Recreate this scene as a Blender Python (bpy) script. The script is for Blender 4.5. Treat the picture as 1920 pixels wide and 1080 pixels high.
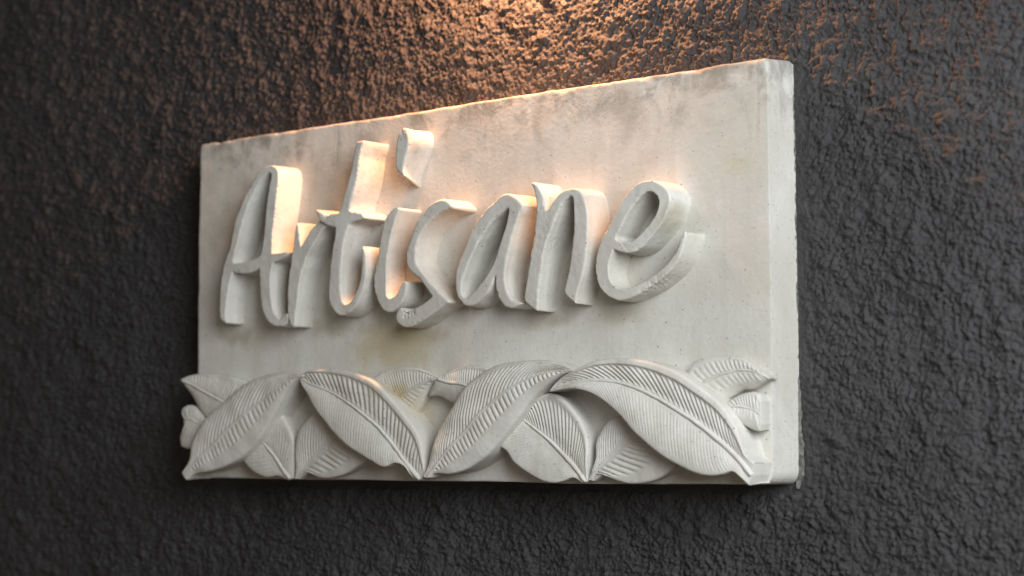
import bpy, bmesh, math, random
import numpy as np
from mathutils import Matrix, Vector

for o in list(bpy.data.objects): bpy.data.objects.remove(o)
scene = bpy.context.scene
COL = scene.collection
R = math.radians

# ---------------------------------------------------------------- camera
# units are metres; the wall is the plane y = 0, the sign hangs on it, its lower edge at z = 0
SW, SH, ST = 0.7915, 0.400, 0.048          # sign width, height, thickness
cam_d = bpy.data.cameras.new('camera'); cam = bpy.data.objects.new('camera', cam_d); COL.objects.link(cam)
cam_d.sensor_width = 36.0; cam_d.lens = 65.6; cam_d.clip_start = 0.05; cam_d.clip_end = 60
cam.matrix_world = Matrix(((0.778155, 0.055095, 0.625652, 1.294800),(0.628057, -0.061304, -0.775748, -1.545700),(-0.004385, 0.996597, -0.082307, 0.040900),(0.000000, 0.000000, 0.000000, 1.000000)))
cam_d.dof.use_dof = True; cam_d.dof.focus_distance = 1.8760; cam_d.dof.aperture_fstop = 3.6
cam_d.dof.aperture_blades = 9
scene.camera = cam

# ---------------------------------------------------------------- light
world = bpy.data.worlds.new('World'); scene.world = world; world.use_nodes = True
bg = world.node_tree.nodes['Background']; bg.inputs[0].default_value = (0.92, 0.78, 0.63, 1); bg.inputs[1].default_value = 0.145

def area(name, loc, target, sx, sy, power, col):
    d = bpy.data.lights.new(name, 'AREA'); d.shape = 'RECTANGLE'; d.size = sx; d.size_y = sy; d.energy = power; d.color = col
    o = bpy.data.objects.new(name, d); COL.objects.link(o); o.location = loc
    o.rotation_euler = (Vector(target) - Vector(loc)).to_track_quat('-Z', 'Y').to_euler(); return o
# soft daylight that comes in from the right, in front of the wall
area('daylight', (1.58, -0.98, 0.60), (0.15, 0, 0.15), 0.95, 0.95, 40, (0.93, 0.975, 1.0))
# warm wall lamp close to the wall, just above the frame, shining down
ld = bpy.data.lights.new('wall_lamp', 'POINT'); ld.energy = 23; ld.color = (1.0, 0.44, 0.19); ld.shadow_soft_size = 0.020
lo = bpy.data.objects.new('wall_lamp', ld); COL.objects.link(lo); lo.location = (0.075, -0.059, 0.635)

vs = scene.view_settings; vs.view_transform = 'Standard'; vs.look = 'None'; vs.exposure = 0; vs.gamma = 1; vs.use_curve_mapping = False
scene.render.engine = 'CYCLES'
scene.cycles.max_bounces = 8; scene.cycles.diffuse_bounces = 5

# ---------------------------------------------------------------- helpers
def waves(P, wl, seed, n=28, spread=0.5):
    """smooth random field of the points P (n,3), wavelength about wl"""
    rg = np.random.default_rng(seed)
    d = rg.normal(size=(n, 3)); d /= np.linalg.norm(d, axis=1)[:, None]
    k = 2*np.pi/(wl*np.exp(rg.uniform(-spread, spread, n)))
    ph = rg.uniform(0, 6.283, n)
    return np.sin(P @ (d*k[:, None]).T + ph).sum(1)/math.sqrt(n/2)

def sstep(a, b, x):
    t = np.clip((x-a)/(b-a), 0, 1); return t*t*(3-2*t)

def link(name, me, mat, parent=None):
    o = bpy.data.objects.new(name, me); COL.objects.link(o)
    me.materials.clear(); me.materials.append(mat)
    if parent: o.parent = parent
    return o

def mesh_grid(name, V, F):
    me = bpy.data.meshes.new(name)
    me.vertices.add(len(V)); me.vertices.foreach_set('co', np.asarray(V, np.float32).ravel())
    F = np.asarray(F, np.int32); nf, k = F.shape
    me.loops.add(nf*k); me.loops.foreach_set('vertex_index', F.ravel())
    me.polygons.add(nf); me.polygons.foreach_set('loop_start', np.arange(nf, dtype=np.int32)*k)
    me.update(calc_edges=True); me.validate()
    me.polygons.foreach_set('use_smooth', np.ones(nf, bool))
    return me

def quads(nr, nc, flip=False):
    i = np.arange(nr-1)[:, None]*nc + np.arange(nc-1)[None, :]
    q = np.stack([i, i+1, i+1+nc, i+nc], -1).reshape(-1, 4)
    return q[:, ::-1] if flip else q

def spline(P, step, closed, corner=50):
    """resample a traced polyline: Catmull-Rom through the points, corners stay sharp"""
    P = np.asarray(P, float); n = len(P); out = []
    def tang(i):
        a, b = (P[(i-1) % n], P[(i+1) % n]) if closed else (P[max(i-1, 0)], P[min(i+1, n-1)])
        return a, b
    def iscorner(i):
        if not closed and (i == 0 or i == n-1): return True
        a, b = tang(i); u = P[i]-a; v = b-P[i]
        c = (u @ v)/(np.linalg.norm(u)*np.linalg.norm(v)+1e-12)
        return math.degrees(math.acos(max(-1, min(1, c)))) > corner
    cr = [iscorner(i) for i in range(n)]
    for i in range(n if closed else n-1):
        j = (i+1) % n; p, q = P[i], P[j]; L = np.linalg.norm(q-p)
        def slope(m, fwd):
            a, b = tang(m)
            if cr[m]: return (q-p)
            d = b-a; return d/np.linalg.norm(d)*L
        m0, m1 = slope(i, 1), slope(j, 0)
        k = max(1, int(math.ceil(L/step)))
        for s in np.arange(k)/k:
            out.append((2*s**3-3*s**2+1)*p+(s**3-2*s**2+s)*m0+(-2*s**3+3*s**2)*q+(s**3-s**2)*m1)
    if not closed: out.append(P[-1])
    return np.array(out)

def resample(P, n):
    Q = spline(P, 1e9, False) if len(P) < 3 else spline(P, 0.0015, False)
    d = np.r_[0, np.cumsum(np.linalg.norm(np.diff(Q, axis=0), axis=1))]
    t = np.linspace(0, d[-1], n)
    return np.stack([np.interp(t, d, Q[:, k]) for k in range(Q.shape[1])], -1)

# ---------------------------------------------------------------- materials
class NT:
    def __init__(s, name):
        s.m = bpy.data.materials.new(name); s.m.use_nodes = True; s.t = s.m.node_tree
        s.b = s.t.nodes['Principled BSDF']; s.o = s.t.nodes['Material Output']
    def n(s, typ, **kw):
        nd = s.t.nodes.new(typ)
        for k, v in kw.items():
            if k in nd.inputs.keys():
                if hasattr(v, 'links') or isinstance(v, bpy.types.NodeSocket): s.t.links.new(v, nd.inputs[k])
                else: nd.inputs[k].default_value = v
            else: setattr(nd, k, v)
        return nd
    def l(s, a, b): s.t.links.new(a, b)
    def math(s, op, a, b=None, c=None):
        nd = s.t.nodes.new('ShaderNodeMath'); nd.operation = op
        for i, v in enumerate((a, b, c)):
            if v is None: continue
            if isinstance(v, bpy.types.NodeSocket): s.l(v, nd.inputs[i])
            else: nd.inputs[i].default_value = v
        return nd.outputs[0]
    def noise(s, vec, scale, detail=4, rough=0.55, dist=0.0):
        nd = s.t.nodes.new('ShaderNodeTexNoise'); s.l(vec, nd.inputs['Vector'])
        nd.inputs['Scale'].default_value = scale; nd.inputs['Detail'].default_value = detail
        nd.inputs['Roughness'].default_value = rough; nd.inputs['Distortion'].default_value = dist
        return nd.outputs['Fac']
    def ramp(s, fac, a, b):
        nd = s.t.nodes.new('ShaderNodeMapRange'); nd.interpolation_type = 'SMOOTHSTEP'
        s.l(fac, nd.inputs[0]); nd.inputs[1].default_value = a; nd.inputs[2].default_value = b
        return nd.outputs[0]
    def mix(s, fac, a, b, blend='MIX'):
        nd = s.t.nodes.new('ShaderNodeMix'); nd.data_type = 'RGBA'; nd.blend_type = blend
        for i, v in ((0, fac), (6, a), (7, b)):
            if isinstance(v, bpy.types.NodeSocket): s.l(v, nd.inputs[i])
            else: nd.inputs[i].default_value = v if i == 0 else (*v, 1)
        return nd.outputs[2]

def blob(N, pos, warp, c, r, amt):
    """soft blob of colour, elliptic in outline, round the point c, broken up by noise"""
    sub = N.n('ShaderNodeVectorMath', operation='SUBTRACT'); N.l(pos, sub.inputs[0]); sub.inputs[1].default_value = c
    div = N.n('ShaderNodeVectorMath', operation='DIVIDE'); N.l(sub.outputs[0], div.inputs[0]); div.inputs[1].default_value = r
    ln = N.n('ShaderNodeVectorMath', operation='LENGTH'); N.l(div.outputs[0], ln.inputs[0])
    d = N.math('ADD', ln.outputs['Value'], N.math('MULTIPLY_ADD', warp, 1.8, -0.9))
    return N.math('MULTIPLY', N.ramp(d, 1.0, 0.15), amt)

def stone_material():
    N = NT('pale_cast_stone')
    pos = N.n('ShaderNodeTexCoord').outputs['Object']
    big = N.noise(pos, 7, 5, 0.6, 0.6); mid = N.noise(pos, 34, 5, 0.6); fine = N.noise(pos, 210, 4, 0.6); grain = N.noise(pos, 900, 2, 0.5)
    col = N.mix(N.ramp(big, 0.32, 0.70), (0.55, 0.53, 0.478), (0.668, 0.658, 0.618))
    col = N.mix(N.math('MULTIPLY', N.ramp(mid, 0.42, 0.75), 0.35), col, (0.52, 0.49, 0.43))
    # vertical weather streaks
    mp = N.n('ShaderNodeMapping'); N.l(pos, mp.inputs[0]); mp.inputs['Scale'].default_value = (70, 70, 6)
    st = N.noise(mp.outputs[0], 1.0, 4, 0.6)
    sep = N.n('ShaderNodeSeparateXYZ'); N.l(pos, sep.inputs[0])
    col = N.mix(N.math('MULTIPLY', N.ramp(st, 0.45, 0.75), 0.30), col, (0.47, 0.44, 0.38))
    # dark mottling under the upper edge
    up = N.math('ADD', sep.outputs[2], N.math('MULTIPLY_ADD', mid, 0.10, -0.05))
    topm = N.math('MULTIPLY', N.ramp(up, 0.33, 0.41), N.math('MULTIPLY', N.ramp(N.noise(pos, 30, 7, 0.72, 0.5), 0.43, 0.62), 0.85))
    col = N.mix(topm, col, (0.25, 0.235, 0.205))
    mp2 = N.n('ShaderNodeMapping'); N.l(pos, mp2.inputs[0]); mp2.inputs['Scale'].default_value = (60, 60, 7)
    drip = N.math('MULTIPLY', N.ramp(N.noise(mp2.outputs[0], 1.0, 6, 0.7, 1.2), 0.52, 0.72), N.math('MULTIPLY', N.ramp(up, 0.26, 0.43), N.ramp(N.noise(pos, 14, 4, 0.6), 0.40, 0.66)))
    col = N.mix(N.math('MULTIPLY', drip, 0.8), col, (0.27, 0.25, 0.21))
    # yellowish and brown stains, plus brown blobs just below the letter baselines
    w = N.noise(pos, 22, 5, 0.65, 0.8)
    for c, r, a, k in STAINS_AND_BLOBS:
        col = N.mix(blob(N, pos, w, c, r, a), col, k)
    # pits and specks
    for sc, th, lim in ((42, 0.060, 0.66), (100, 0.11, 0.74), (240, 0.18, 0.80)):
        v = N.n('ShaderNodeTexVoronoi'); v.inputs['Scale'].default_value = sc; N.l(pos, v.inputs['Vector'])
        pick = N.n('ShaderNodeSeparateColor'); N.l(v.outputs['Color'], pick.inputs[0])
        m = N.math('MULTIPLY', N.ramp(v.outputs['Distance'], th, th*0.45), N.math('GREATER_THAN', pick.outputs[0], lim))
        col = N.mix(N.math('MULTIPLY', m, 0.8), col, (0.10, 0.09, 0.075))
    col = N.mix(N.math('MULTIPLY', N.ramp(fine, 0.35, 0.72), 0.16), col, (0.42, 0.40, 0.355))
    N.l(col, N.b.inputs['Base Color'])
    N.b.inputs['Roughness'].default_value = 0.86; N.b.inputs['Specular IOR Level'].default_value = 0.25
    b1 = N.n('ShaderNodeBump'); b1.inputs['Strength'].default_value = 0.35; b1.inputs['Distance'].default_value = 0.0012; N.l(fine, b1.inputs['Height'])
    b2 = N.n('ShaderNodeBump'); b2.inputs['Strength'].default_value = 0.25; b2.inputs['Distance'].default_value = 0.0005; N.l(grain, b2.inputs['Height'])
    N.l(b1.outputs[0], b2.inputs['Normal']); N.l(b2.outputs[0], N.b.inputs['Normal'])
    return N.m

def wall_material():
    N = NT('charcoal_roughcast_paint')
    pos = N.n('ShaderNodeTexCoord').outputs['Object']
    big = N.noise(pos, 5, 4, 0.6); fine = N.noise(pos, 260, 4, 0.65); mid = N.noise(pos, 60, 4, 0.6)
    col = N.mix(N.ramp(big, 0.3, 0.7), (0.043, 0.0405, 0.0425), (0.057, 0.055, 0.0575))
    col = N.mix(N.math('MULTIPLY', N.ramp(mid, 0.52, 0.8), 0.5), col, (0.088, 0.084, 0.083))
    N.l(col, N.b.inputs['Base Color'])
    N.l(N.math('MULTIPLY_ADD', fine, 0.2, 0.50), N.b.inputs['Roughness']); N.b.inputs['Specular IOR Level'].default_value = 0.30
    b1 = N.n('ShaderNodeBump'); b1.inputs['Strength'].default_value = 0.9; b1.inputs['Distance'].default_value = 0.0035; N.l(fine, b1.inputs['Height'])
    N.l(b1.outputs[0], N.b.inputs['Normal'])
    return N.m

def mortar_material():
    N = NT('grey_mortar'); pos = N.n('ShaderNodeTexCoord').outputs['Object']
    a = N.noise(pos, 160, 5, 0.7)
    N.l(N.mix(N.ramp(a, 0.35, 0.65), (0.06, 0.058, 0.054), (0.20, 0.195, 0.175)), N.b.inputs['Base Color'])
    N.b.inputs['Roughness'].default_value = 0.95
    b1 = N.n('ShaderNodeBump'); b1.inputs['Strength'].default_value = 0.8; b1.inputs['Distance'].default_value = 0.002; N.l(a, b1.inputs['Height'])
    N.l(b1.outputs[0], N.b.inputs['Normal'])
    return N.m

STAINS_AND_BLOBS = [((-0.0347, -0.048, 0.156), (0.06, 0.03, 0.016), 0.75, (0.38, 0.33, 0.25)),  # first rows: brown blobs just below the feet of the letters
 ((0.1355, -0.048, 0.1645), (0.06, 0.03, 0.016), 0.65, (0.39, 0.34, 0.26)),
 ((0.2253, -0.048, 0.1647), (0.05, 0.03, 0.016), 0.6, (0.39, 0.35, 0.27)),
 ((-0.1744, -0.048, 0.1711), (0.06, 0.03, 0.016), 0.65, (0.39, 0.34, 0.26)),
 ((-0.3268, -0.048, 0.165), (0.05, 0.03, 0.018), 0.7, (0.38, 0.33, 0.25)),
 ((0.2591, -0.048, 0.3164), (0.03, 0.03, 0.02), 0.35, (0.42, 0.4, 0.34)),
 ((0.2373, -0.048, 0.3639), (0.02, 0.03, 0.05), 0.4, (0.36, 0.34, 0.29)),
 ((0.1231, -0.048, 0.3686), (0.012, 0.03, 0.06), 0.4, (0.36, 0.34, 0.29)),
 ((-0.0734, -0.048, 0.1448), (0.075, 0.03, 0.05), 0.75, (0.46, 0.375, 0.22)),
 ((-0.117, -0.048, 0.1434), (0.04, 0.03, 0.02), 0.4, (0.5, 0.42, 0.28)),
 ((0.3613, -0.048, 0.3012), (0.022, 0.03, 0.02), 0.55, (0.52, 0.48, 0.33)),
 ((-0.0635, -0.063, 0.0951), (0.035, 0.03, 0.02), 0.8, (0.42, 0.34, 0.2)),
 ((0.3031, -0.068, 0.2506), (0.03, 0.03, 0.022), 0.6, (0.42, 0.39, 0.29)),
 ((-0.0386, -0.048, 0.0778), (0.03, 0.03, 0.03), 0.6, (0.5, 0.42, 0.28)),
 ((0.3498, -0.048, 0.3973), (0.04, 0.03, 0.012), 0.7, (0.22, 0.21, 0.18)),
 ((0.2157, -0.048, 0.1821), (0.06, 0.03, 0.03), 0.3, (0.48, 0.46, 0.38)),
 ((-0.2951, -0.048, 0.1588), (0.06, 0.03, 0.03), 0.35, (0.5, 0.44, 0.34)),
 ((0.4029, -0.024, 0.3967), (0.03, 0.03, 0.022), 0.8, (0.3, 0.3, 0.28))]
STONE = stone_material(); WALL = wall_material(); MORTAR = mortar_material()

# ---------------------------------------------------------------- the rendered wall
def build_wall():
    st = 0.0014
    xs = np.r_[np.linspace(-3.0, -1.02, 30), np.arange(-1.0, 0.78, st), np.linspace(0.80, 3.0, 30)]
    zs = np.r_[np.linspace(-1.2, -0.27, 14), np.arange(-0.25, 0.80, st), np.linspace(0.82, 2.2, 18)]
    nx, nz = len(xs), len(zs)
    rg = np.random.default_rng(7)
    w = rg.normal(size=(nz, nx))
    fx = np.fft.fftfreq(nx, st)[None, :]; fz = np.fft.fftfreq(nz, st)[:, None]; k = np.hypot(fx, fz)
    def band(wl, bw, seed):
        g = np.random.default_rng(seed).normal(size=(nz, nx))
        S = np.fft.fft2(g)*np.exp(-0.5*(np.log((k+1e-6)*wl)/bw)**2)
        v = np.fft.ifft2(S).real; return v/v.std()
    # thrown plaster: clots of every size with creases between them
    h = np.zeros((nz, nx)); patch = band(0.14, 0.5, 40); size = 1/(1+np.exp(-1.6*patch)); gate = 1.0
    for i, (wl, amp) in enumerate(((0.046, 0.0007), (0.027, 0.00060), (0.0150, 0.00054), (0.0088, 0.00060), (0.0060, 0.00060), (0.0041, 0.00052))):
        n_ = band(wl, 0.33, 50+i); m_ = band(wl, 0.33, 70+i)
        v = np.sqrt(n_**2+0.02)*1.25+0.45*m_
        h += amp*v*gate*((0.75+0.5*size) if wl > 0.012 else (1.25-0.5*size))
        gate = np.clip(0.75+0.3*m_, 0.35, 1.5)
    h += 0.0006*band(0.10, 0.5, 3)
    lowp = h-np.fft.ifft2(np.fft.fft2(h)*np.exp(-(k*0.022)**2)).real
    h -= 0.35*np.maximum(-lowp-0.0013, 0)
    h -= h.mean()
    tx = np.minimum(sstep(-1.02, -0.98, xs), 1-sstep(0.75, 0.80, xs)); tz = np.minimum(sstep(-0.27, -0.23, zs), 1-sstep(0.77, 0.82, zs))
    h = h*tx[None, :]*tz[:, None]
    X, Z = np.meshgrid(xs, zs)
    # smoothed off where the sign was bedded against it
    near = np.exp(-(np.maximum(np.abs(X)-SW/2, 0)/0.011)**2)*((Z > -0.01) & (Z < SH+0.002))
    h = h*(1-0.85*near)-0.0012*near
    V = np.stack([X, -h, Z], -1).reshape(-1, 3)
    me = mesh_grid('wall', V, quads(nz, nx))
    o = link('wall', me, WALL); o['kind'] = 'structure'; return o
wall = build_wall()

# ---------------------------------------------------------------- the sign
sign = bpy.data.objects.new('stone_sign', None); COL.objects.link(sign)
sign['label'] = 'pale carved stone sign with raised script letters above a band of leaves'
sign['category'] = 'sign'

def axis_pts(a, b, r, step, dense):
    n = 8
    e = np.r_[np.linspace(0, dense, n, endpoint=False)]
    mid = np.linspace(a+dense, b-dense, max(2, int((b-a-2*dense)/step)))
    return np.r_[a+e, mid, (b-e)[::-1]]

def build_slab():
    x0, x1, z0, z1, y0, y1 = -SW/2, SW/2, 0.0, SH, -ST, 0.006
    xs = axis_pts(x0, x1, 0, 0.0026, 0.012); zs = axis_pts(z0, z1, 0, 0.0026, 0.012); ys = axis_pts(y0, y1, 0, 0.003, 0.009)
    Vs, Fs, off = [], [], 0
    def face(A, B, fn, flip):
        nonlocal off
        a, b = np.meshgrid(A, B); P = fn(a.ravel(), b.ravel())
        Vs.append(P); Fs.append(quads(len(B), len(A), flip)+off); off += len(P)
    c = lambda v, a: np.full_like(a, v)
    face(xs, zs, lambda a, b: np.stack([a, c(y0, a), b], 1), False)
    face(xs, zs, lambda a, b: np.stack([a, c(y1, a), b], 1), True)
    face(xs, ys, lambda a, b: np.stack([a, b, c(z1, a)], 1), False)
    face(xs, ys, lambda a, b: np.stack([a, b, c(z0, a)], 1), True)
    face(ys, zs, lambda a, b: np.stack([c(x1, a), a, b], 1), False)
    face(ys, zs, lambda a, b: np.stack([c(x0, a), a, b], 1), True)
    V = np.concatenate(Vs); F = np.concatenate(Fs)
    lo_ = np.array([x0, y0, z0]); hi = np.array([x1, y1, z1])
    # worn corner between right and bottom edge (seen face on it is rounded)
    cr = 0.013; cx, cz = x1-cr, z0+cr
    m = (V[:, 0] > cx) & (V[:, 2] < cz)
    d = np.stack([V[m, 0]-cx, cz-V[m, 2]], 1); mx = d.max(1); ln = np.maximum(np.linalg.norm(d, axis=1), 1e-9)
    V[m, 0] = cx+d[:, 0]*mx/ln; V[m, 2] = cz-d[:, 1]*mx/ln
    # rounded edges with a radius that wanders; the upper front edge is chipped
    n1 = waves(V*np.array([1, .2, 1]), 0.05, 11); n2 = waves(V*np.array([1, .2, 1]), 0.013, 12)
    r = 0.0022+0.0004*n1
    top = V[:, 2] > z1-0.02
    chip = np.clip(n1*0.6+n2*0.6-0.55, 0, 2)
    r = np.clip(r+np.where(top, chip*0.0020, chip*0.0008), 0.0012, 0.0085)
    r = np.where((V[:, 0] > x1-0.012) & (V[:, 2] < z1-0.012), 0.0006+0.0001*n2, r)
    r = np.where((V[:, 0] > x1-0.02) & (V[:, 2] > z1-0.012), 0.005, r)
    q = np.clip(V, lo_+r[:, None], hi-r[:, None]); d = V-q
    L = np.linalg.norm(d, axis=1); mx = np.abs(d).max(1); ok = L > 1e-9
    V[ok] = q[ok]+d[ok]*(mx[ok]/L[ok])[:, None]
    # hand-finished, slightly uneven faces
    nn = 0.00030*waves(V, 0.16, 21)+0.00005*waves(V, 0.03, 22)+0.00002*waves(V, 0.009, 23)
    dirn = np.sign(V-(lo_+hi)/2)*(np.abs(np.abs(V-(lo_+hi)/2)-(hi-lo_)/2) < 0.004)
    V = V+dirn*nn[:, None]
    # the upper edge sags and breaks a little towards the left end
    tt = sstep(z1-0.03, z1, V[:, 2])
    br = np.clip(waves(V*np.array([1, .15, 0]), 0.022, 31)-0.5, 0, 2)*0.0016*sstep(-0.30, -0.34, V[:, 0])
    V[:, 2] -= tt*(br+0.0003*np.clip(waves(V*np.array([1, .3, 0]), 0.03, 32), -1, 1))
    V[:, 2] += 0.0045*tt*sstep(y0, 0, V[:, 1])*sstep(0.36, x1, V[:, 0])
    me = mesh_grid('slab', V, F)
    bm = bmesh.new(); bm.from_mesh(me); bmesh.ops.remove_doubles(bm, verts=bm.verts, dist=1e-5)
    bmesh.ops.recalc_face_normals(bm, faces=bm.faces); bm.to_mesh(me); bm.free()
    for p in me.polygons: p.use_smooth = True
    me.set_sharp_from_angle(angle=R(42))
    return link('slab', me, STONE, sign)
slab = build_slab()

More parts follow.
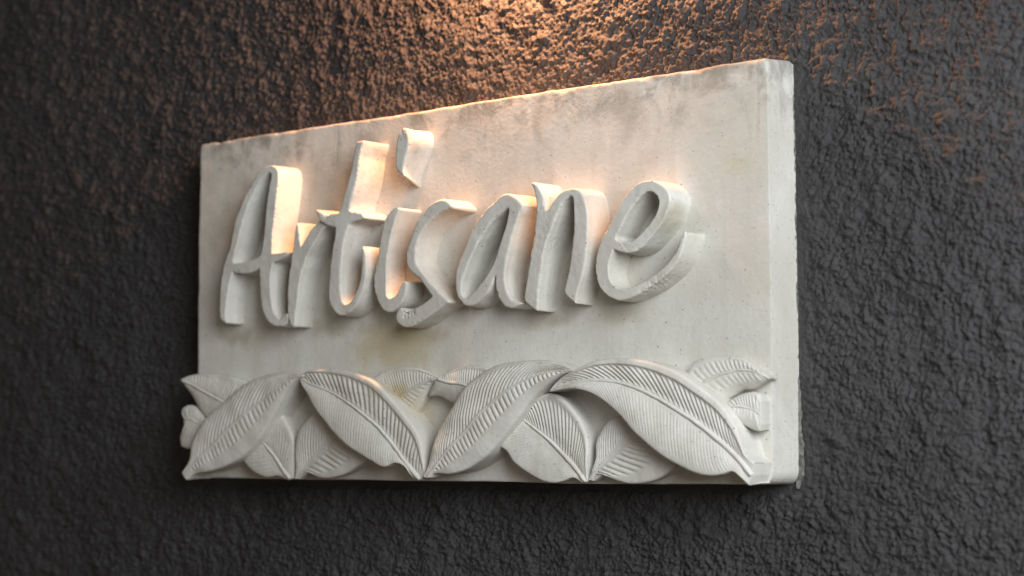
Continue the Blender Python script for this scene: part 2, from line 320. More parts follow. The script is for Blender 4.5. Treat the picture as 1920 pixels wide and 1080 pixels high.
# ---------------------------------------------------------------- raised letters
LETTERS = [
  ('A','raised capital letter A',[(-233.7,354.5),(-228.4,352.5),(-224.5,348.6),(-222.9,344.1),(-223.4,332.0),(-225.5,319.1),(-228.5,302.1),(-231.0,290.9),(-234.4,279.1),(-237.3,254.5),(-225.7,254.2),(-212.0,254.3),(-217.3,250.2),(-226.1,247.2),(-235.8,244.5),(-238.2,240.7),(-240.9,232.7),(-241.7,225.2),(-242.0,210.1),(-240.4,195.0),(-237.3,186.6),(-233.0,182.0),(-228.0,180.1),(-223.6,181.9),(-220.4,185.3),(-216.1,185.7),(-216.4,180.0),(-219.7,175.4),(-225.3,172.9),(-234.9,173.3),(-244.6,177.1),(-250.5,183.4),(-255.3,192.7),(-257.2,204.9),(-258.1,222.5),(-257.8,240.7),(-267.7,237.1),(-278.8,235.6),(-289.9,236.0),(-303.2,238.4),(-306.3,232.8),(-309.4,226.1),(-313.4,214.0),(-317.0,200.3),(-318.7,189.5),(-317.1,179.6),(-323.2,183.0),(-327.0,187.5),(-326.9,195.5),(-325.7,206.9),(-323.6,222.2),(-320.5,236.0),(-316.2,246.8),(-310.5,256.9),(-304.0,267.3),(-300.5,278.4),(-297.3,286.2),(-293.0,296.9),(-285.1,308.8),(-277.4,321.4),(-271.0,329.2),(-263.1,337.7),(-255.6,346.2),(-247.9,351.6),(-241.4,354.1)],
   [[(-238.1,347.9),(-234.8,345.5),(-234.3,341.5),(-236.3,331.9),(-239.3,318.8),(-242.6,303.3),(-244.8,291.9),(-249.0,271.1),(-252.6,258.6),(-256.1,253.4),(-266.9,249.5),(-283.8,247.2),(-294.8,247.3),(-301.7,247.9),(-300.3,254.4),(-297.1,263.0),(-291.9,274.1),(-286.6,285.4),(-281.4,297.2),(-273.9,311.0),(-267.4,320.6),(-260.8,329.2),(-253.5,338.4),(-245.7,344.4),(-241.3,347.0)]],36.0),
  ('r','raised letter r beside the capital A',[(-194.5,287.2),(-193.1,283.2),(-191.5,268.2),(-190.5,258.0),(-182.0,266.3),(-174.3,275.2),(-165.5,282.3),(-158.6,286.0),(-149.4,288.7),(-139.6,287.9),(-141.8,279.9),(-152.2,277.7),(-158.6,273.5),(-166.6,265.2),(-174.3,256.9),(-182.2,247.9),(-188.1,237.0),(-192.9,227.8),(-197.0,215.2),(-199.0,205.5),(-201.6,193.1),(-204.2,181.3),(-205.9,171.5),(-210.5,173.4),(-213.1,178.7),(-214.3,190.1),(-213.3,208.6),(-209.7,230.9),(-207.1,238.2),(-204.0,252.9),(-199.2,267.5),(-195.8,282.8)],
   [],36.0),
  ('t','raised letter t with a crossbar',[(-97.0,366.8),(-87.8,366.8),(-88.9,361.5),(-92.8,350.9),(-94.2,342.3),(-96.5,330.2),(-98.8,320.9),(-103.6,309.0),(-107.5,300.7),(-109.9,293.1),(-100.2,290.5),(-91.2,288.0),(-88.0,283.1),(-95.6,282.1),(-110.5,279.3),(-114.3,272.8),(-118.5,264.4),(-121.6,255.9),(-123.8,247.3),(-126.4,234.1),(-128.3,222.8),(-129.2,212.1),(-129.0,201.0),(-127.3,194.5),(-123.5,190.9),(-118.2,191.8),(-112.0,194.9),(-106.7,202.2),(-100.8,211.1),(-96.4,222.4),(-94.3,233.8),(-93.6,243.6),(-92.3,252.7),(-89.5,245.6),(-89.1,236.4),(-89.3,227.7),(-90.2,220.3),(-93.2,212.4),(-96.3,205.1),(-101.9,196.7),(-107.6,189.8),(-112.7,185.7),(-121.0,181.7),(-129.1,180.3),(-137.1,182.2),(-142.8,187.9),(-145.9,195.5),(-146.9,204.9),(-145.5,216.5),(-143.6,227.5),(-141.2,238.2),(-136.5,256.9),(-133.5,265.5),(-130.7,276.6),(-137.4,278.0),(-146.2,280.7),(-153.3,284.5),(-157.0,290.1),(-161.4,298.4),(-154.2,295.2),(-144.7,290.3),(-138.1,290.9),(-125.6,289.9),(-121.6,298.1),(-118.0,305.0),(-114.8,312.1),(-111.6,319.1),(-107.7,331.2),(-103.7,343.2),(-100.8,355.5)],
   [],40.0),
  ('i','raised letter i',[(-45.8,290.2),(-39.3,289.4),(-45.7,279.9),(-50.2,270.6),(-54.7,260.1),(-57.0,251.7),(-60.1,243.3),(-62.1,233.4),(-63.6,219.2),(-64.5,205.0),(-63.4,197.2),(-59.7,194.4),(-55.1,195.1),(-48.9,198.4),(-43.6,205.3),(-39.7,212.1),(-34.8,211.0),(-36.5,202.0),(-41.0,192.6),(-49.5,185.7),(-57.9,181.5),(-64.5,181.5),(-69.2,184.3),(-74.8,191.2),(-79.0,198.6),(-80.8,207.3),(-81.0,216.0),(-78.8,225.0),(-74.7,234.2),(-72.1,244.1),(-69.6,252.6),(-67.1,261.5),(-64.6,269.4),(-60.9,277.7),(-54.9,284.1)],
   [],36.0),
  ('dot','dot of the letter i',[(-27.9,374.2),(-24.0,370.6),(-21.7,362.4),(-22.7,353.3),(-25.6,343.5),(-28.2,335.9),(-29.1,330.0),(-28.2,324.2),(-36.3,329.5),(-39.3,335.0),(-39.0,344.1),(-38.6,355.0),(-36.3,364.7),(-32.5,370.7)],
   [],40.0),
  ('s','raised letter s',[(39.3,283.8),(34.5,283.3),(29.4,282.9),(21.9,281.3),(13.5,277.7),(6.5,273.5),(0.7,269.2),(-5.5,263.3),(-10.4,257.3),(-13.9,250.7),(-16.1,243.7),(-17.2,236.0),(-16.4,228.9),(-12.1,223.0),(-5.1,215.6),(1.2,209.6),(8.1,202.2),(16.8,194.5),(25.5,187.1),(16.0,183.0),(6.4,177.9),(-3.3,173.5),(-13.0,169.1),(-22.6,165.9),(-29.4,164.2),(-37.1,163.7),(-43.5,166.1),(-48.1,169.8),(-49.1,174.9),(-46.4,180.3),(-41.6,183.1),(-34.9,180.6),(-28.8,179.7),(-21.5,181.9),(-11.8,185.1),(-2.1,189.5),(4.4,193.5),(-1.3,200.7),(-8.2,208.7),(-16.4,216.2),(-22.5,220.3),(-27.8,226.2),(-29.7,231.1),(-30.2,238.2),(-27.3,246.0),(-21.9,254.6),(-17.6,262.7),(-12.4,270.8),(-6.1,278.7),(1.9,285.9),(10.7,290.8),(18.3,293.0),(25.7,293.4),(32.1,290.4)],
   [],40.0),
  ('a','raised small letter a',[(111.6,291.7),(116.7,290.1),(121.7,287.5),(126.6,283.3),(129.7,279.4),(130.4,276.7),(128.2,272.9),(124.4,267.9),(119.7,259.4),(114.5,247.6),(110.3,236.6),(107.2,229.2),(104.5,220.7),(102.5,212.7),(102.3,204.6),(103.5,197.0),(106.4,189.3),(112.7,183.8),(121.4,180.4),(114.7,178.2),(108.7,177.3),(101.9,178.8),(96.9,183.3),(92.9,188.9),(91.2,194.9),(90.6,203.1),(90.7,212.6),(88.1,208.2),(84.1,200.8),(78.3,193.6),(70.8,188.6),(63.3,184.1),(56.0,182.0),(49.7,182.1),(43.6,185.1),(39.4,190.8),(37.3,198.6),(37.2,208.4),(39.1,218.5),(42.9,226.8),(47.8,234.8),(54.1,244.3),(59.2,252.4),(64.0,258.9),(71.0,267.2),(77.6,272.8),(84.3,278.4),(90.6,282.2),(97.2,286.3),(102.7,289.8),(107.1,291.4)],
   [[(113.4,278.7),(111.9,272.1),(108.5,261.6),(104.4,252.4),(99.3,241.9),(94.0,231.2),(89.2,223.6),(84.3,217.1),(78.8,210.6),(71.9,204.2),(65.2,198.5),(57.7,192.9),(51.9,189.4),(48.2,189.3),(44.9,192.8),(43.8,198.6),(44.9,205.7),(48.1,212.7),(54.3,223.9),(59.6,232.3),(63.9,238.1),(68.4,244.1),(74.1,250.5),(81.1,258.2),(88.6,265.0),(96.0,269.8),(105.2,275.3)]],40.0),
  ('n','raised letter n',[(145.9,300.6),(148.5,299.1),(152.1,295.0),(155.9,288.5),(158.0,281.7),(158.6,275.8),(159.9,269.8),(163.3,272.5),(169.4,278.8),(176.5,284.9),(182.7,288.2),(189.5,289.6),(196.7,289.7),(202.5,287.4),(206.1,283.6),(208.9,276.1),(210.5,268.1),(210.9,258.4),(209.8,245.4),(208.1,232.5),(206.7,225.3),(203.9,213.7),(199.9,202.8),(195.1,192.6),(192.1,185.5),(190.2,177.2),(185.2,181.2),(179.6,186.2),(178.1,190.2),(180.5,198.0),(184.5,208.3),(187.9,219.3),(190.7,231.1),(192.3,239.4),(194.0,249.8),(194.9,262.8),(195.0,274.9),(194.4,281.3),(192.3,283.5),(188.1,282.2),(182.7,278.6),(178.4,273.9),(174.7,267.8),(169.9,260.6),(166.1,254.0),(162.3,246.8),(158.5,240.2),(154.7,231.4),(151.7,220.4),(148.6,207.3),(145.6,194.1),(143.6,184.1),(141.9,172.4),(137.0,175.1),(127.1,182.8),(128.3,190.3),(131.1,201.5),(134.6,216.2),(138.2,229.3),(141.5,240.3),(144.9,252.1),(147.4,263.4),(148.7,275.6),(148.1,285.2),(146.5,292.8),(143.4,299.0)],
   [],40.0),
  ('e','raised letter e, last of the word',[(284.1,289.6),(290.2,288.5),(296.7,285.4),(302.6,281.1),(306.5,275.7),(307.4,269.9),(305.7,263.8),(302.7,257.6),(299.3,251.7),(293.5,245.0),(287.0,239.1),(280.4,233.5),(273.8,228.1),(267.4,224.9),(261.0,223.1),(254.7,222.9),(248.5,224.4),(242.9,226.4),(238.9,228.2),(236.3,223.4),(233.8,218.4),(231.7,211.8),(231.2,204.3),(232.7,197.2),(236.8,191.8),(242.9,188.4),(252.4,187.6),(260.3,189.1),(268.3,191.6),(276.3,194.7),(284.3,198.3),(292.3,202.7),(300.3,207.8),(306.7,213.7),(311.7,219.4),(315.9,226.2),(318.9,232.5),(322.6,238.3),(323.0,235.2),(319.6,225.4),(314.7,215.2),(308.2,207.5),(300.4,200.9),(292.7,195.8),(283.8,190.7),(275.8,187.1),(267.8,183.9),(259.8,181.3),(251.8,178.9),(245.4,177.9),(237.5,178.8),(230.4,182.3),(224.3,187.3),(220.0,193.3),(217.7,201.2),(217.1,210.4),(218.5,220.1),(221.6,229.1),(225.6,236.6),(231.3,244.5),(235.8,250.1),(241.1,256.7),(245.3,262.9),(249.9,269.6),(255.0,275.8),(260.0,280.5),(266.6,285.0),(273.1,288.2),(278.5,289.5)],
   [[(285.7,280.0),(290.1,278.4),(294.2,273.9),(295.6,267.7),(293.8,261.5),(290.3,255.4),(285.2,250.2),(279.6,245.0),(273.1,239.9),(266.5,235.5),(260.1,232.8),(253.7,232.3),(246.5,233.7),(242.6,236.5),(242.3,239.6),(245.8,244.0),(249.2,248.9),(253.7,255.5),(259.6,262.5),(266.4,269.6),(273.0,275.4),(278.7,278.8),(282.2,280.1)]],38.0),
]

KNOCKS = {'A': [(-306.8, 178.7, 8, 5, 0.3, 1.6)],
 'a': [(50.0, 196.6, 6, 9, 0, 0.6)],
 'dot': [(-27.9, 372.8, 6, 5, 0.5, 0.8)],
 'e': [(278.9, 184.3, 24, 8, 0.62, 0.9), (250.0, 228.7, 9, 7, 0, 0.5)],
 'n': [(157.0, 252.1, 7, 28, -0.1, 0.3)],
 's': [(-31.6, 177.9, 9, 5, 0.2, 1.8)],
 't': [(-142.3, 290.6, 9, 4, 0, 1.2)]}

def build_letter(ch, name, outer, holes, depth, seed, parent):
    cu = bpy.data.curves.new('tmp', 'CURVE'); cu.dimensions = '2D'; cu.fill_mode = 'BOTH'; cu.extrude = (depth+0.004)/2
    for loop in [outer]+holes:
        Q = spline(np.array(loop)/1000.0, 0.0018, True)
        sp = cu.splines.new('POLY'); sp.points.add(len(Q)-1)
        sp.points.foreach_set('co', np.c_[Q, np.zeros(len(Q)), np.ones(len(Q))].astype(np.float32).ravel()); sp.use_cyclic_u = True
    ob = bpy.data.objects.new('tmp', cu); COL.objects.link(ob)
    dg = bpy.context.evaluated_depsgraph_get()
    me = bpy.data.meshes.new_from_object(ob.evaluated_get(dg)); bpy.data.objects.remove(ob)
    bm = bmesh.new(); bm.from_mesh(me); bmesh.ops.remove_doubles(bm, verts=bm.verts, dist=1e-6)
    bmesh.ops.recalc_face_normals(bm, faces=bm.faces); bm.to_mesh(me); bm.free()
    ob = bpy.data.objects.new('tmp', me); COL.objects.link(ob)
    md = ob.modifiers.new('r', 'REMESH'); md.mode = 'VOXEL'; md.voxel_size = 0.00105
    sm = ob.modifiers.new('s', 'SMOOTH'); sm.factor = 0.5; sm.iterations = 2
    dg = bpy.context.evaluated_depsgraph_get()
    m2 = bpy.data.meshes.new_from_object(ob.evaluated_get(dg)); bpy.data.objects.remove(ob)
    n = len(m2.vertices); co = np.empty(n*3, np.float32); m2.vertices.foreach_get('co', co); co = co.reshape(-1, 3).astype(float)
    no = np.empty(n*3, np.float32); m2.vertices.foreach_get('normal', no); no = no.reshape(-1, 3)
    half = (depth+0.004)/2
    back = sstep(half, -half, co[:, 2])                   # 0 at the front face, 1 at the slab
    # the carving is deepest at the head of the word and shallower at its foot
    dz = depth*(0.70+0.30*np.clip((co[:, 1]-0.16)/0.15, 0, 1))
    P = np.stack([co[:, 0], -(co[:, 2]+half)*(dz+0.004)/(depth+0.004)-ST+0.004, co[:, 1]], 1)
    if ch == 'dot':                                       # the dot is cut away slantwise towards the slab
        z_ = co[:, 1]; wl_ = sstep(z_.min()+0.9*(z_.max()-z_.min()), z_.min(), z_)*np.clip(0.5-co[:, 2]/(2*half), 0, 1)
        P[:, 0] -= 0.014*wl_; P[:, 2] -= 0.008*wl_
    N3 = np.stack([no[:, 0], -no[:, 2], no[:, 1]], 1)
    side = 1-np.abs(N3[:, 1])
    d = 0.0007*side + 0.0008*back*side + 0.00020*waves(P, 0.04, seed) + 0.00005*waves(P, 0.011, seed+1) + 0.00002*waves(P, 0.005, seed+2)
    # knocks along the front edges
    edge = np.exp(-((side-0.5)/0.25)**2)*(back < 0.05)
    d -= edge*np.clip(waves(P, 0.012, seed+3)-0.7, 0, 2)*0.0010
    for (kx, kz, ra, rb, ang, amp) in KNOCKS.get(ch, ()):
        u, v = P[:, 0]-kx/1000, P[:, 2]-kz/1000; c_, s_ = math.cos(ang), math.sin(ang)
        m = np.exp(-((u*c_+v*s_)/(ra/1000))**4-((-u*s_+v*c_)/(rb/1000))**4)*(back < 0.55)
        rr = waves(P, 0.0060, seed+7, 90, 0.9)+0.6*waves(P, 0.0032, seed+8, 90, 0.7)
        d -= m*amp*0.001*(0.55+0.45*np.clip(rr, -1.2, 1.6))
    P = P+N3*d[:, None]
    m2.vertices.foreach_set('co', P.astype(np.float32).ravel()); m2.update()
    for p in m2.polygons: p.use_smooth = True
    return link(name, m2, STONE, parent)

prev = {}
for k, (ch, lab, outer, holes, depth) in enumerate(LETTERS):
    par = prev['i'] if ch == 'dot' else sign
    o = build_letter(ch, 'dot' if ch == 'dot' else 'letter', outer, holes, depth/1000, 100+10*k, par)
    o['label'] = lab; prev[ch] = o

# ---------------------------------------------------------------- carved leaves
LEAVES = [
  dict(U=[(-380.4,7.3,36.0),(-372.7,20.5,32.6),(-370.4,40.1,30.9),(-360.7,57.8,29.9),(-348.1,70.3,29.4),(-324.1,84.8,29.0),(-299.0,100.3,29.1),(-277.4,110.1,29.5),(-255.3,116.4,30.2),(-222.7,119.9,31.6),(-198.5,118.8,33.3),(-183.7,115.7,36.0)],
   M=[(-377.6,2.9,36.0),(-355.6,20.6,36.0),(-329.4,38.4,36.0),(-301.7,57.3,36.0),(-269.8,77.4,36.0),(-238.5,92.9,36.0),(-211.9,106.7,36.0),(-196.6,112.8,36.0),(-183.2,115.1,36.0)],
   L=[(-372.9,-1.0,36.0),(-361.9,5.5,34.3),(-336.6,8.9,33.3),(-311.2,15.0,32.6),(-288.0,23.7,32.2),(-269.5,35.3,32.0),(-250.5,51.2,32.0),(-236.0,68.4,32.3),(-221.1,85.5,32.8),(-206.2,100.8,33.6),(-193.1,110.4,34.5),(-182.8,114.4,36.0)],
   vu=(29, 0.18, 0.06, 0.86, 1.7),vl=(32, 0.0, 0.06, 0.58, 1.15),rib=(1.4, 1.3),rim=0.0,b=2.5,rows=256,ribdir=1,under=0.0012),
  dict(U=[(-189.8,115.7,32.0),(-176.2,120.6,33.6),(-149.4,121.3,34.6),(-115.5,118.3,35.4),(-90.3,111.6,35.8),(-76.8,106.4,35.9),(-59.6,94.7,36.0),(-41.3,79.1,35.9),(-24.9,63.8,35.6),(-14.7,52.5,35.3),(-8.4,39.1,34.8),(-6.2,21.6,33.9),(-5.7,8.1,32.0)],
   M=[(-190.6,114.3,32.0),(-175.6,106.5,32.0),(-151.8,99.7,32.0),(-126.4,89.4,32.0),(-97.7,74.3,32.0),(-72.6,58.3,32.0),(-54.0,43.2,32.0),(-35.7,24.2,32.0),(-22.9,12.1,32.0),(-10.9,2.2,32.0)],
   L=[(-191.0,112.2,32.0),(-184.0,103.7,34.3),(-176.3,95.3,35.3),(-165.2,81.6,36.4),(-150.3,67.4,37.3),(-134.4,53.3,37.8),(-112.7,37.9,38.0),(-92.0,28.0,37.8),(-76.6,21.2,37.5),(-60.3,15.3,37.0),(-44.7,19.3,36.3),(-32.4,16.8,35.6),(-24.4,8.1,34.4),(-17.6,1.9,32.0)],
   vu=(30, -0.1, 0.1, 0.8, 1.2),vl=(52, 0.1, 0.12, 0.88, 0.36),rib=(2.6, 2.8),rim=1.4,b=2.5,rows=416,ribdir=-1,under=0.0012),
  dict(U=[(-215.0,1.6,18.0),(-213.4,20.8,18.0),(-215.3,42.3,18.0),(-222.2,57.0,18.0),(-234.3,72.1,18.0),(-246.8,74.6,18.0),(-259.3,61.5,18.0),(-268.8,50.7,18.0)],
   M=[(-218.8,0.6,18.0),(-232.1,13.6,18.0),(-246.4,28.0,18.0),(-258.2,37.9,18.0),(-269.7,47.6,18.0)],
   L=[(-222.6,0.0,18.0),(-239.1,4.1,18.6),(-257.9,2.6,18.9),(-278.8,8.9,19.0),(-293.9,19.1,19.0),(-300.2,25.2,18.9),(-296.1,38.0,18.8),(-281.5,48.3,18.5),(-271.4,49.5,18.0)],
   vu=(16, 0.2, 0.2, 0.8, 0.75),vl=(16, 0.1, 0.2, 0.8, 0.6),rib=(2.3, 2.6),rim=0,b=1.5,rows=128,ribdir=1,under=0.0012),
  dict(U=[(-210.6,1.0,19.0),(-209.3,13.7,19.5),(-210.8,30.9,19.8),(-206.6,50.9,20.0),(-195.7,62.7,20.0),(-177.4,76.3,20.0),(-161.0,80.0,19.9),(-138.3,72.6,19.7),(-116.4,58.5,19.0)],
   M=[(-207.2,1.3,19.0),(-188.0,16.7,19.0),(-168.2,30.9,19.0),(-148.6,43.5,19.0),(-130.8,52.8,19.0),(-113.2,56.7,19.0)],
   L=[(-203.8,1.1,19.0),(-195.9,5.3,19.4),(-187.4,7.7,19.6),(-173.1,3.1,19.8),(-157.3,2.4,19.9),(-133.7,7.2,20.0),(-114.5,15.7,20.0),(-101.1,23.2,19.9),(-98.1,35.3,19.8),(-103.1,48.0,19.5),(-111.6,55.5,19.0)],
   vu=(24, 0.28, 0.12, 0.85, 1.1),vl=(15, 0.14, 0.12, 0.75, 1.1),rib=(2.0, 0.9),rim=0,b=2,rows=192,ribdir=1,under=0.0012),
  dict(U=[(-397.3,116.5,24.0),(-386.5,120.7,21.7),(-363.4,122.3,20.5),(-330.8,120.3,20.0),(-308.8,116.0,20.3),(-288.1,108.7,21.1),(-277.8,93.2,24.0)],
   M=[(-397.3,115.9,24.0),(-375.1,109.0,24.0),(-352.7,99.6,24.0),(-327.9,90.1,24.0),(-304.3,81.5,24.0)],
   L=[(-396.8,114.9,24.0),(-384.9,100.3,21.0),(-372.1,85.0,20.2),(-356.8,70.5,20.0),(-339.8,63.5,20.4),(-320.8,66.4,21.1),(-302.5,78.4,24.0)],
   vu=(24, -0.1, 0.2, 0.85, 1.1),vl=(20, 0, 0.2, 0.8, 0.3),rib=(2.2, 2.2),rim=0,b=2.0,rows=192,ribdir=1,under=0.0012),
  dict(U=[(-398.5,76.6,22.0),(-400.1,82.3,20.3),(-391.2,85.9,19.5),(-375.7,83.5,19.0),(-362.2,73.6,19.4),(-349.8,60.4,22.0)],
   M=[(-393.7,69.0,22.0),(-385.2,70.1,22.0),(-375.8,67.5,22.0),(-366.5,62.5,22.0),(-353.4,56.8,22.0)],
   L=[(-393.6,65.8,22.0),(-395.4,59.6,20.4),(-403.9,47.7,19.3),(-402.3,37.6,19.0),(-390.9,35.1,19.0),(-372.7,39.4,19.5),(-355.2,53.0,22.0)],
   vu=(9, 0, 0.2, 0.8, 0.5),vl=(8, 0, 0.2, 0.8, 0.4),rib=(1.5, -1.2),rim=0,b=1.5,rows=90,ribdir=1,under=0.0012),
  dict(U=[(-100.9,95.9,17.0),(-95.2,109.0,16.3),(-84.4,115.7,16.1),(-74.3,119.1,16.0),(-50.3,121.8,16.0),(-31.8,120.0,16.1),(-16.8,115.6,16.3),(-0.9,108.7,17.0)],
   M=[(-81.1,78.2,17.0),(-58.6,88.3,17.0),(-41.7,95.8,17.0),(-19.7,103.9,17.0),(-0.2,108.1,17.0)],
   L=[(-57.8,60.8,17.0),(-38.5,62.9,12.9),(-36.8,70.3,12.3),(-29.7,79.8,12.0),(-20.2,92.0,12.5),(-9.7,101.4,13.9),(2.1,107.2,17.0)],
   vu=(26, 0.06, 0.1, 0.82, 0.9),vl=(14, 0.1, 0.1, 0.7, 0.7),rib=(1.8, 1.6),rim=1.0,b=2,rows=208,ribdir=-1,under=0.0012),
  dict(U=[(3.2,108.2,20.0),(8.1,111.0,17.9),(16.1,114.7,16.9),(31.3,118.8,16.1),(48.8,119.9,16.1),(66.8,117.2,17.0),(81.5,108.5,20.0)],
   M=[(1.0,108.3,20.0),(15.0,103.7,20.0),(34.5,101.4,20.0),(45.7,97.3,20.0),(67.2,89.7,20.0)],
   L=[(-0.5,105.5,20.0),(-12.4,95.2,15.8),(-14.6,89.6,15.1),(-0.6,89.4,14.2),(15.0,83.0,14.1),(34.2,76.5,15.0),(60.0,83.2,20.0)],
   vu=(24, -0.12, 0.1, 0.85, 0.9),vl=(10, 0, 0.2, 0.8, 0.25),rib=(1.9, 1.8),rim=0.8,b=1.5,rows=192,ribdir=1,under=0.0012),
  dict(U=[(-1.8,5.4,38.0),(1.9,17.0,34.6),(5.0,30.9,33.1),(11.2,49.6,31.8),(20.8,64.1,31.0),(31.2,78.6,30.4),(43.1,92.9,30.1),(57.0,103.9,30.0),(72.5,112.8,30.1),(94.9,119.8,30.5),(120.6,121.7,31.2),(146.0,122.2,32.3),(164.7,120.3,33.5),(180.1,116.3,34.9),(193.5,110.9,38.0)],
   M=[(2.3,4.6,38.0),(14.8,16.5,38.0),(30.5,32.5,38.0),(46.4,45.5,38.0),(58.4,55.8,38.0),(75.5,71.3,38.0),(92.5,82.7,38.0),(109.4,92.8,38.0),(129.3,101.5,38.0),(150.4,107.3,38.0),(171.1,110.2,38.0),(194.2,110.6,38.0)],
   L=[(7.0,4.9,38.0),(11.8,8.8,36.8),(32.0,8.5,35.6),(50.2,12.6,35.0),(65.6,19.4,34.6),(80.7,28.3,34.2),(95.5,41.3,34.0),(110.8,55.4,34.0),(122.6,67.0,34.1),(135.9,80.7,34.4),(152.6,93.1,34.9),(166.1,100.7,35.5),(179.7,106.6,36.3),(194.2,110.1,38.0)],
   vu=(38, 0.17, 0.05, 0.84, 1.7),vl=(38, 0.01, 0.08, 0.56, 1.3),rib=(1.4, 1.2),rim=0.5,b=3,rows=304,ribdir=1,under=0.0012),
  dict(U=[(195.4,2.6,20.0),(197.7,18.2,22.9),(199.6,32.3,23.9),(198.2,46.9,24.6),(191.8,61.0,24.9),(181.4,73.7,25.0),(170.1,83.4,24.8),(160.6,87.8,24.5),(147.5,88.6,24.1),(132.6,83.0,23.4),(110.6,68.3,20.0)],
   M=[(194.4,1.5,20.0),(182.4,15.7,20.0),(166.5,29.6,20.0),(150.5,42.4,20.0),(131.0,55.3,20.0),(107.8,68.4,20.0)],
   L=[(190.1,1.2,20.0),(180.5,5.8,22.0),(168.4,2.1,22.8),(155.9,0.4,23.3),(140.1,3.2,23.7),(122.4,11.5,24.0),(105.9,21.8,23.9),(97.4,31.3,23.7),(86.7,37.2,23.4),(87.9,45.9,23.0),(97.0,57.7,22.1),(105.8,66.8,20.0)],
   vu=(26, 0.22, 0.08, 0.86, 1.3),vl=(34, 0.1, 0.15, 0.85, 0.34),rib=(2.8, 2.6),rim=0.6,b=1.5,rows=272,ribdir=1,under=0.0012),
  dict(U=[(162.7,91.8,35.0),(171.5,99.5,36.1),(183.2,106.5,36.5),(200.0,112.8,37.0),(216.4,118.1,37.3),(232.6,120.1,37.5),(253.3,120.3,37.7),(273.7,118.3,37.9),(295.1,113.1,38.0),(317.7,104.5,38.0),(335.3,94.1,37.9),(351.2,83.9,37.7),(363.7,73.8,37.5),(372.4,63.0,37.3),(379.2,52.2,37.0),(383.8,39.5,36.6),(387.3,28.9,36.1),(395.5,21.1,35.0)],
   M=[(162.7,91.3,35.0),(182.0,97.7,35.0),(206.5,100.2,35.0),(230.6,99.7,35.0),(251.1,96.6,35.0),(271.3,90.5,35.0),(292.7,81.3,35.0),(315.2,69.6,35.0),(337.3,57.0,35.0),(359.0,42.1,35.0),(374.7,29.8,35.0),(383.6,21.1,35.0),(393.6,9.6,35.0)],
   L=[(162.7,90.7,35.0),(184.4,92.8,38.2),(201.5,91.9,39.3),(218.3,87.4,40.2),(234.7,78.4,40.9),(250.7,66.7,41.5),(266.4,51.3,41.9),(284.7,37.4,42.0),(302.7,26.1,41.8),(320.3,17.5,41.4),(334.7,12.1,41.0),(351.7,9.3,40.3),(365.7,10.9,39.5),(375.3,13.3,38.7),(381.9,9.3,37.9),(390.1,1.1,35.0)],
   vu=(39, -0.13, 0.1, 0.74, 1.5),vl=(60, 0.1, 0.12, 0.88, 0.38),rib=(2.7, 3.0),rim=2.0,b=3,rows=480,ribdir=-1,under=0.0012),
  dict(U=[(197.2,3.1,19.0),(202.3,14.0,19.6),(207.1,25.5,19.8),(207.7,40.0,20.0),(212.7,50.4,20.0),(220.8,59.4,20.0),(230.4,65.3,19.9),(244.5,63.1,19.7),(259.7,55.2,19.0)],
   M=[(199.2,3.6,19.0),(211.6,16.7,19.0),(226.2,28.4,19.0),(240.6,39.9,19.0),(253.3,48.9,19.0),(262.8,53.7,19.0)],
   L=[(203.7,2.6,19.0),(210.2,6.0,19.4),(218.4,8.4,19.5),(229.6,4.2,19.7),(245.5,0.7,19.9),(262.8,1.4,20.0),(279.9,5.6,20.0),(293.7,13.3,20.0),(299.8,17.6,20.0),(298.1,29.7,19.9),(281.6,44.9,19.6),(264.6,52.6,19.0)],
   vu=(22, 0.28, 0.12, 0.85, 1.1),vl=(15, 0.14, 0.12, 0.68, 1.3),rib=(2.4, 0.9),rim=0,b=2.5,rows=176,ribdir=1,under=0.0012),
  dict(U=[(310.3,85.0,16.0),(308.6,99.3,14.1),(312.0,108.3,13.6),(318.6,115.2,13.3),(332.8,119.3,13.1),(350.6,120.5,13.0),(366.8,119.2,13.2),(377.1,115.9,13.5),(388.8,108.1,14.1),(401.7,98.9,16.0)],
   M=[(319.3,84.9,16.0),(328.4,93.5,16.0),(340.4,99.5,16.0),(358.1,104.5,16.0),(375.6,106.5,16.0),(389.9,103.6,16.0),(401.7,98.4,16.0)],
   L=[(331.0,69.6,16.0),(348.5,76.9,10.7),(359.8,82.9,10.0),(369.9,87.7,10.1),(381.9,88.7,10.9),(393.3,93.3,12.5),(401.7,97.9,16.0)],
   vu=(20, 0.03, 0.12, 0.75, 0.8),vl=(14, 0.1, 0.12, 0.6, 0.6),rib=(1.8, 1.7),rim=0.5,b=2.5,rows=160,ribdir=1,under=0.0012),
  dict(U=[(357.9,73.6,22.0),(364.3,80.2,19.6),(375.6,84.5,19.0),(385.9,86.0,19.3),(392.5,84.4,19.9),(395.4,77.4,22.0)],
   M=[(357.9,72.9,22.0),(371.5,73.2,22.0),(383.0,71.3,22.0),(390.1,68.7,22.0),(395.2,65.7,22.0)],
   L=[(357.9,72.1,22.0),(360.1,66.7,20.1),(370.9,59.2,19.1),(382.4,52.9,19.2),(390.1,49.9,19.7),(393.7,50.2,20.1),(395.3,56.5,22.0)],
   vu=(12, -0.15, 0.15, 0.8, 1.1),vl=(10, 0, 0.1, 0.5, 0.5),rib=(1.6, 1.5),rim=0,b=2,rows=96,ribdir=1,under=0.0012),
]

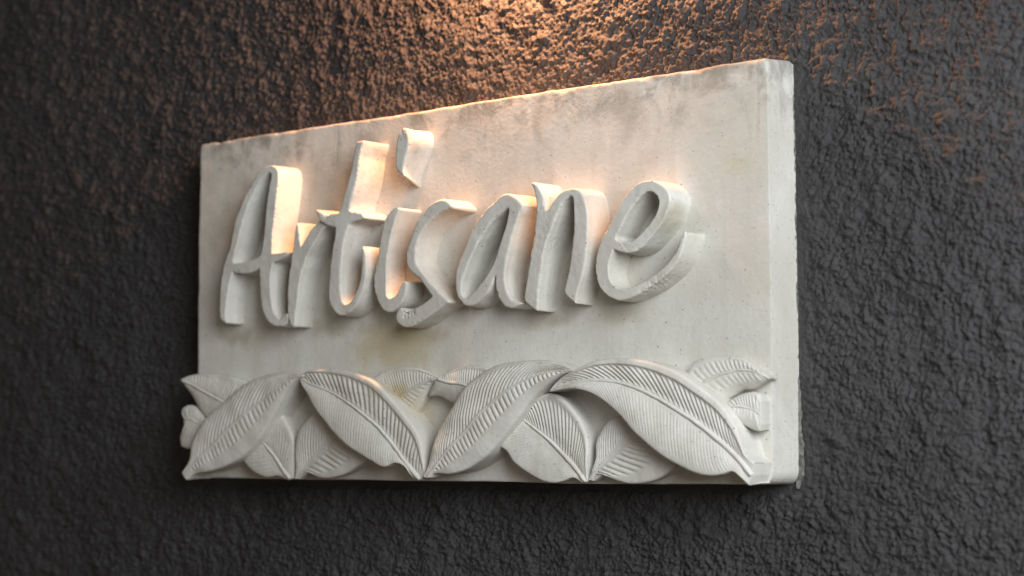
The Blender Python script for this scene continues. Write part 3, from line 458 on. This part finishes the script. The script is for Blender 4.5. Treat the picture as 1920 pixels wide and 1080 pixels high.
def build_leaf(D, seed):
    n = D['rows']; K = int(max(18, *(6*abs(v[1])*v[0]+8 if v[4] > 0.3 else 18 for v in (D['vu'], D['vl']))))
    U, M, L = (resample(np.array(D[c])/1000.0, n) for c in 'UML')         # (x, z, proud)
    t = np.linspace(0, 1, n)[:, None]
    s = np.r_[np.linspace(0, 0.94, K-2), 0.975, 1.0][None, :]
    def halfgrid(E, v, rim):
        G = M[:, None, :]*(1-s[..., None])+E[:, None, :]*s[..., None]     # rows, across, 3
        h = G[..., 2].copy()
        wt = sstep(0.0, 0.10, t)*(1-sstep(0.90, 1.0, t))
        h += D['b']*0.001*4*s*(1-s)*sstep(0, .15, t)*(1-sstep(.85, 1, t))
        cnt, sl, s0, s1, dep = v
        ph = cnt*(t-sl*s) + 0.35*np.sin(9*t+seed)
        g = (0.5+0.5*np.cos(2*np.pi*ph))**(2.6 if dep > 0.9 and s1 < 0.6 else 1.4)
        rg = np.random.default_rng(seed); amp = np.interp(ph, np.arange(-30, cnt+40), rg.uniform(0.6, 1.15, cnt+70))
        win = sstep(s0-0.04, s0+0.06, s)*(1-sstep(s1-0.10, s1+0.02, s))*wt
        h -= dep*0.001*g*win*amp
        if rim: h += rim*0.001*(sstep(s1-0.02, s1+0.07, s)-0.6)*wt*sstep(0.05, .2, s)
        h -= np.where(s > 0.95, (s-0.95)/0.05, 0)**2*0.0010               # worn edge
        G = G.copy(); G[..., 2] = h; return G
    a = halfgrid(U, D['vu'], D['rim']); b = halfgrid(L, D['vl'], 0.0)
    G = np.concatenate([a[:, ::-1], b[:, 1:]], 1); nr, nc = G.shape[:2]
    P = np.stack([G[..., 0], -ST-G[..., 2], G[..., 1]], -1).reshape(-1, 3)
    P[:, 1] += 0.00030*waves(P, 0.04, seed)+0.00005*waves(P, 0.01, seed+1)
    # ragged outline, as cut by hand
    idx = np.arange(nr*nc).reshape(nr, nc)
    loop = np.r_[idx[0, :], idx[1:, -1], idx[-1, -2::-1], idx[-2:0:-1, 0]]
    B = P[loop]; cen = P.mean(0)
    prv, nxt = np.roll(B, 1, 0), np.roll(B, -1, 0); tg = nxt-prv; tg[:, 1] = 0; tg /= np.linalg.norm(tg, axis=1)[:, None]+1e-9
    inn = np.stack([-tg[:, 2], 0*tg[:, 0], tg[:, 0]], 1)
    ar = (B[:, 0]*nxt[:, 2]-nxt[:, 0]*B[:, 2]).sum()
    if ar < 0: inn = -inn                                                 # points to the inside
    lo_ = np.minimum(-ST+0.003, B[:, 1]+0.002) + 0*B[:, 1]
    r1 = B.copy(); r1[:, 1] += 0.0022; r1 -= inn*0.0004
    y1 = np.minimum(-ST+0.003, 1e9)
    r2 = B+inn*D.get('under', 0.0012); r2[:, 1] = r1[:, 1]*0.5+y1*0.5
    r3 = B+inn*D.get('under', 0.0012); r3[:, 1] = y1
    V = np.concatenate([P, r1, r2, r3]); m = len(loop); base = nr*nc
    F = [quads(nr, nc)]
    rings = [loop, base+np.arange(m), base+m+np.arange(m), base+2*m+np.arange(m)]
    for A, C in zip(rings, rings[1:]):
        F.append(np.stack([A, C, np.roll(C, -1), np.roll(A, -1)], 1))
    me = mesh_grid('leaf', V, np.concatenate(F))
    bm = bmesh.new(); bm.from_mesh(me); bmesh.ops.recalc_face_normals(bm, faces=bm.faces)
    # the top has to face the room
    ft = max(bm.faces, key=lambda f: abs(f.normal.y)*f.calc_area())
    if ft.normal.y > 0: bmesh.ops.reverse_faces(bm, faces=bm.faces)
    bm.to_mesh(me); bm.free()
    for p in me.polygons: p.use_smooth = True
    me.set_sharp_from_angle(angle=R(48))
    leaf = link('leaf', me, STONE, sign)
    # midrib
    w, hh = D['rib'][0]*1.25, D['rib'][1]*1.1
    top = P.reshape(nr, nc, 3)[:, nc//2]
    sel = np.linspace(2, nr-1, 70).astype(int); c = top[sel]; tg = np.gradient(c, axis=0); tg[:, 1] = 0; tg /= np.linalg.norm(tg, axis=1)[:, None]+1e-9
    sd = np.stack([tg[:, 2], 0*tg[:, 0], -tg[:, 0]], 1)
    tt = np.linspace(0, 1, len(c)); tap = 0.45+0.55*(1-tt if D['ribdir'] > 0 else tt)
    tap *= sstep(-0.02, 0.05, tt)*(1-sstep(0.97, 1.03, tt))*0.7+0.3
    an = np.linspace(-1, 1, 11); prof = np.sqrt(np.clip(1-an**2, 0, 1))**1.2
    Q = c[:, None, :]+sd[:, None, :]*(an[None, :, None]*w*0.001*tap[:, None, None])
    Q[..., 1] -= (prof[None, :]*abs(hh)*0.001*tap[:, None]) - 0.0012*(1-prof[None, :])
    Qf = Q.reshape(-1, 3); Qf[:, 1] += 0.00015*waves(Qf, 0.012, seed+5)
    rme = mesh_grid('midrib', Qf, quads(len(c), 11, True))
    bm = bmesh.new(); bm.from_mesh(rme)
    if sum(f.normal.y*f.calc_area() for f in bm.faces) > 0: bmesh.ops.reverse_faces(bm, faces=bm.faces)
    bm.to_mesh(rme); bm.free()
    for p in rme.polygons: p.use_smooth = True
    link('midrib', rme, STONE, leaf)
    return leaf
for k, D in enumerate(LEAVES): build_leaf(D, 300+7*k)

# ---------------------------------------------------------------- mortar squeezed out along the right edge
def build_mortar():
    rg = np.random.default_rng(5); n = 240; V = []; z = np.linspace(-0.004, 0.385, n)
    wd = 0.0006+0.0042*sstep(0.13, 0.0, z)+0.0005*waves(np.c_[z*0, z*0, z], 0.03, 61)+0.0003*waves(np.c_[z*0, z*0, z], 0.008, 62)
    wd = np.clip(wd, 0.0, 0.012)*sstep(0.385, 0.33, z)*sstep(-0.004, 0.010, z)
    C = 7
    for i in range(n):
        for j in range(C):
            u = j/(C-1); V.append((SW/2-0.003+u*(wd[i]+0.003), 0.0002-0.0022*(1-u**3), z[i]))
    V = np.array(V); V[:, 1] += 0.0003*waves(V, 0.008, 63); V[:, 0] += 0.0002*waves(V, 0.008, 64)
    return link('mortar_bead', mesh_grid('mortar_bead', V, quads(n, C)), MORTAR, sign)
build_mortar()
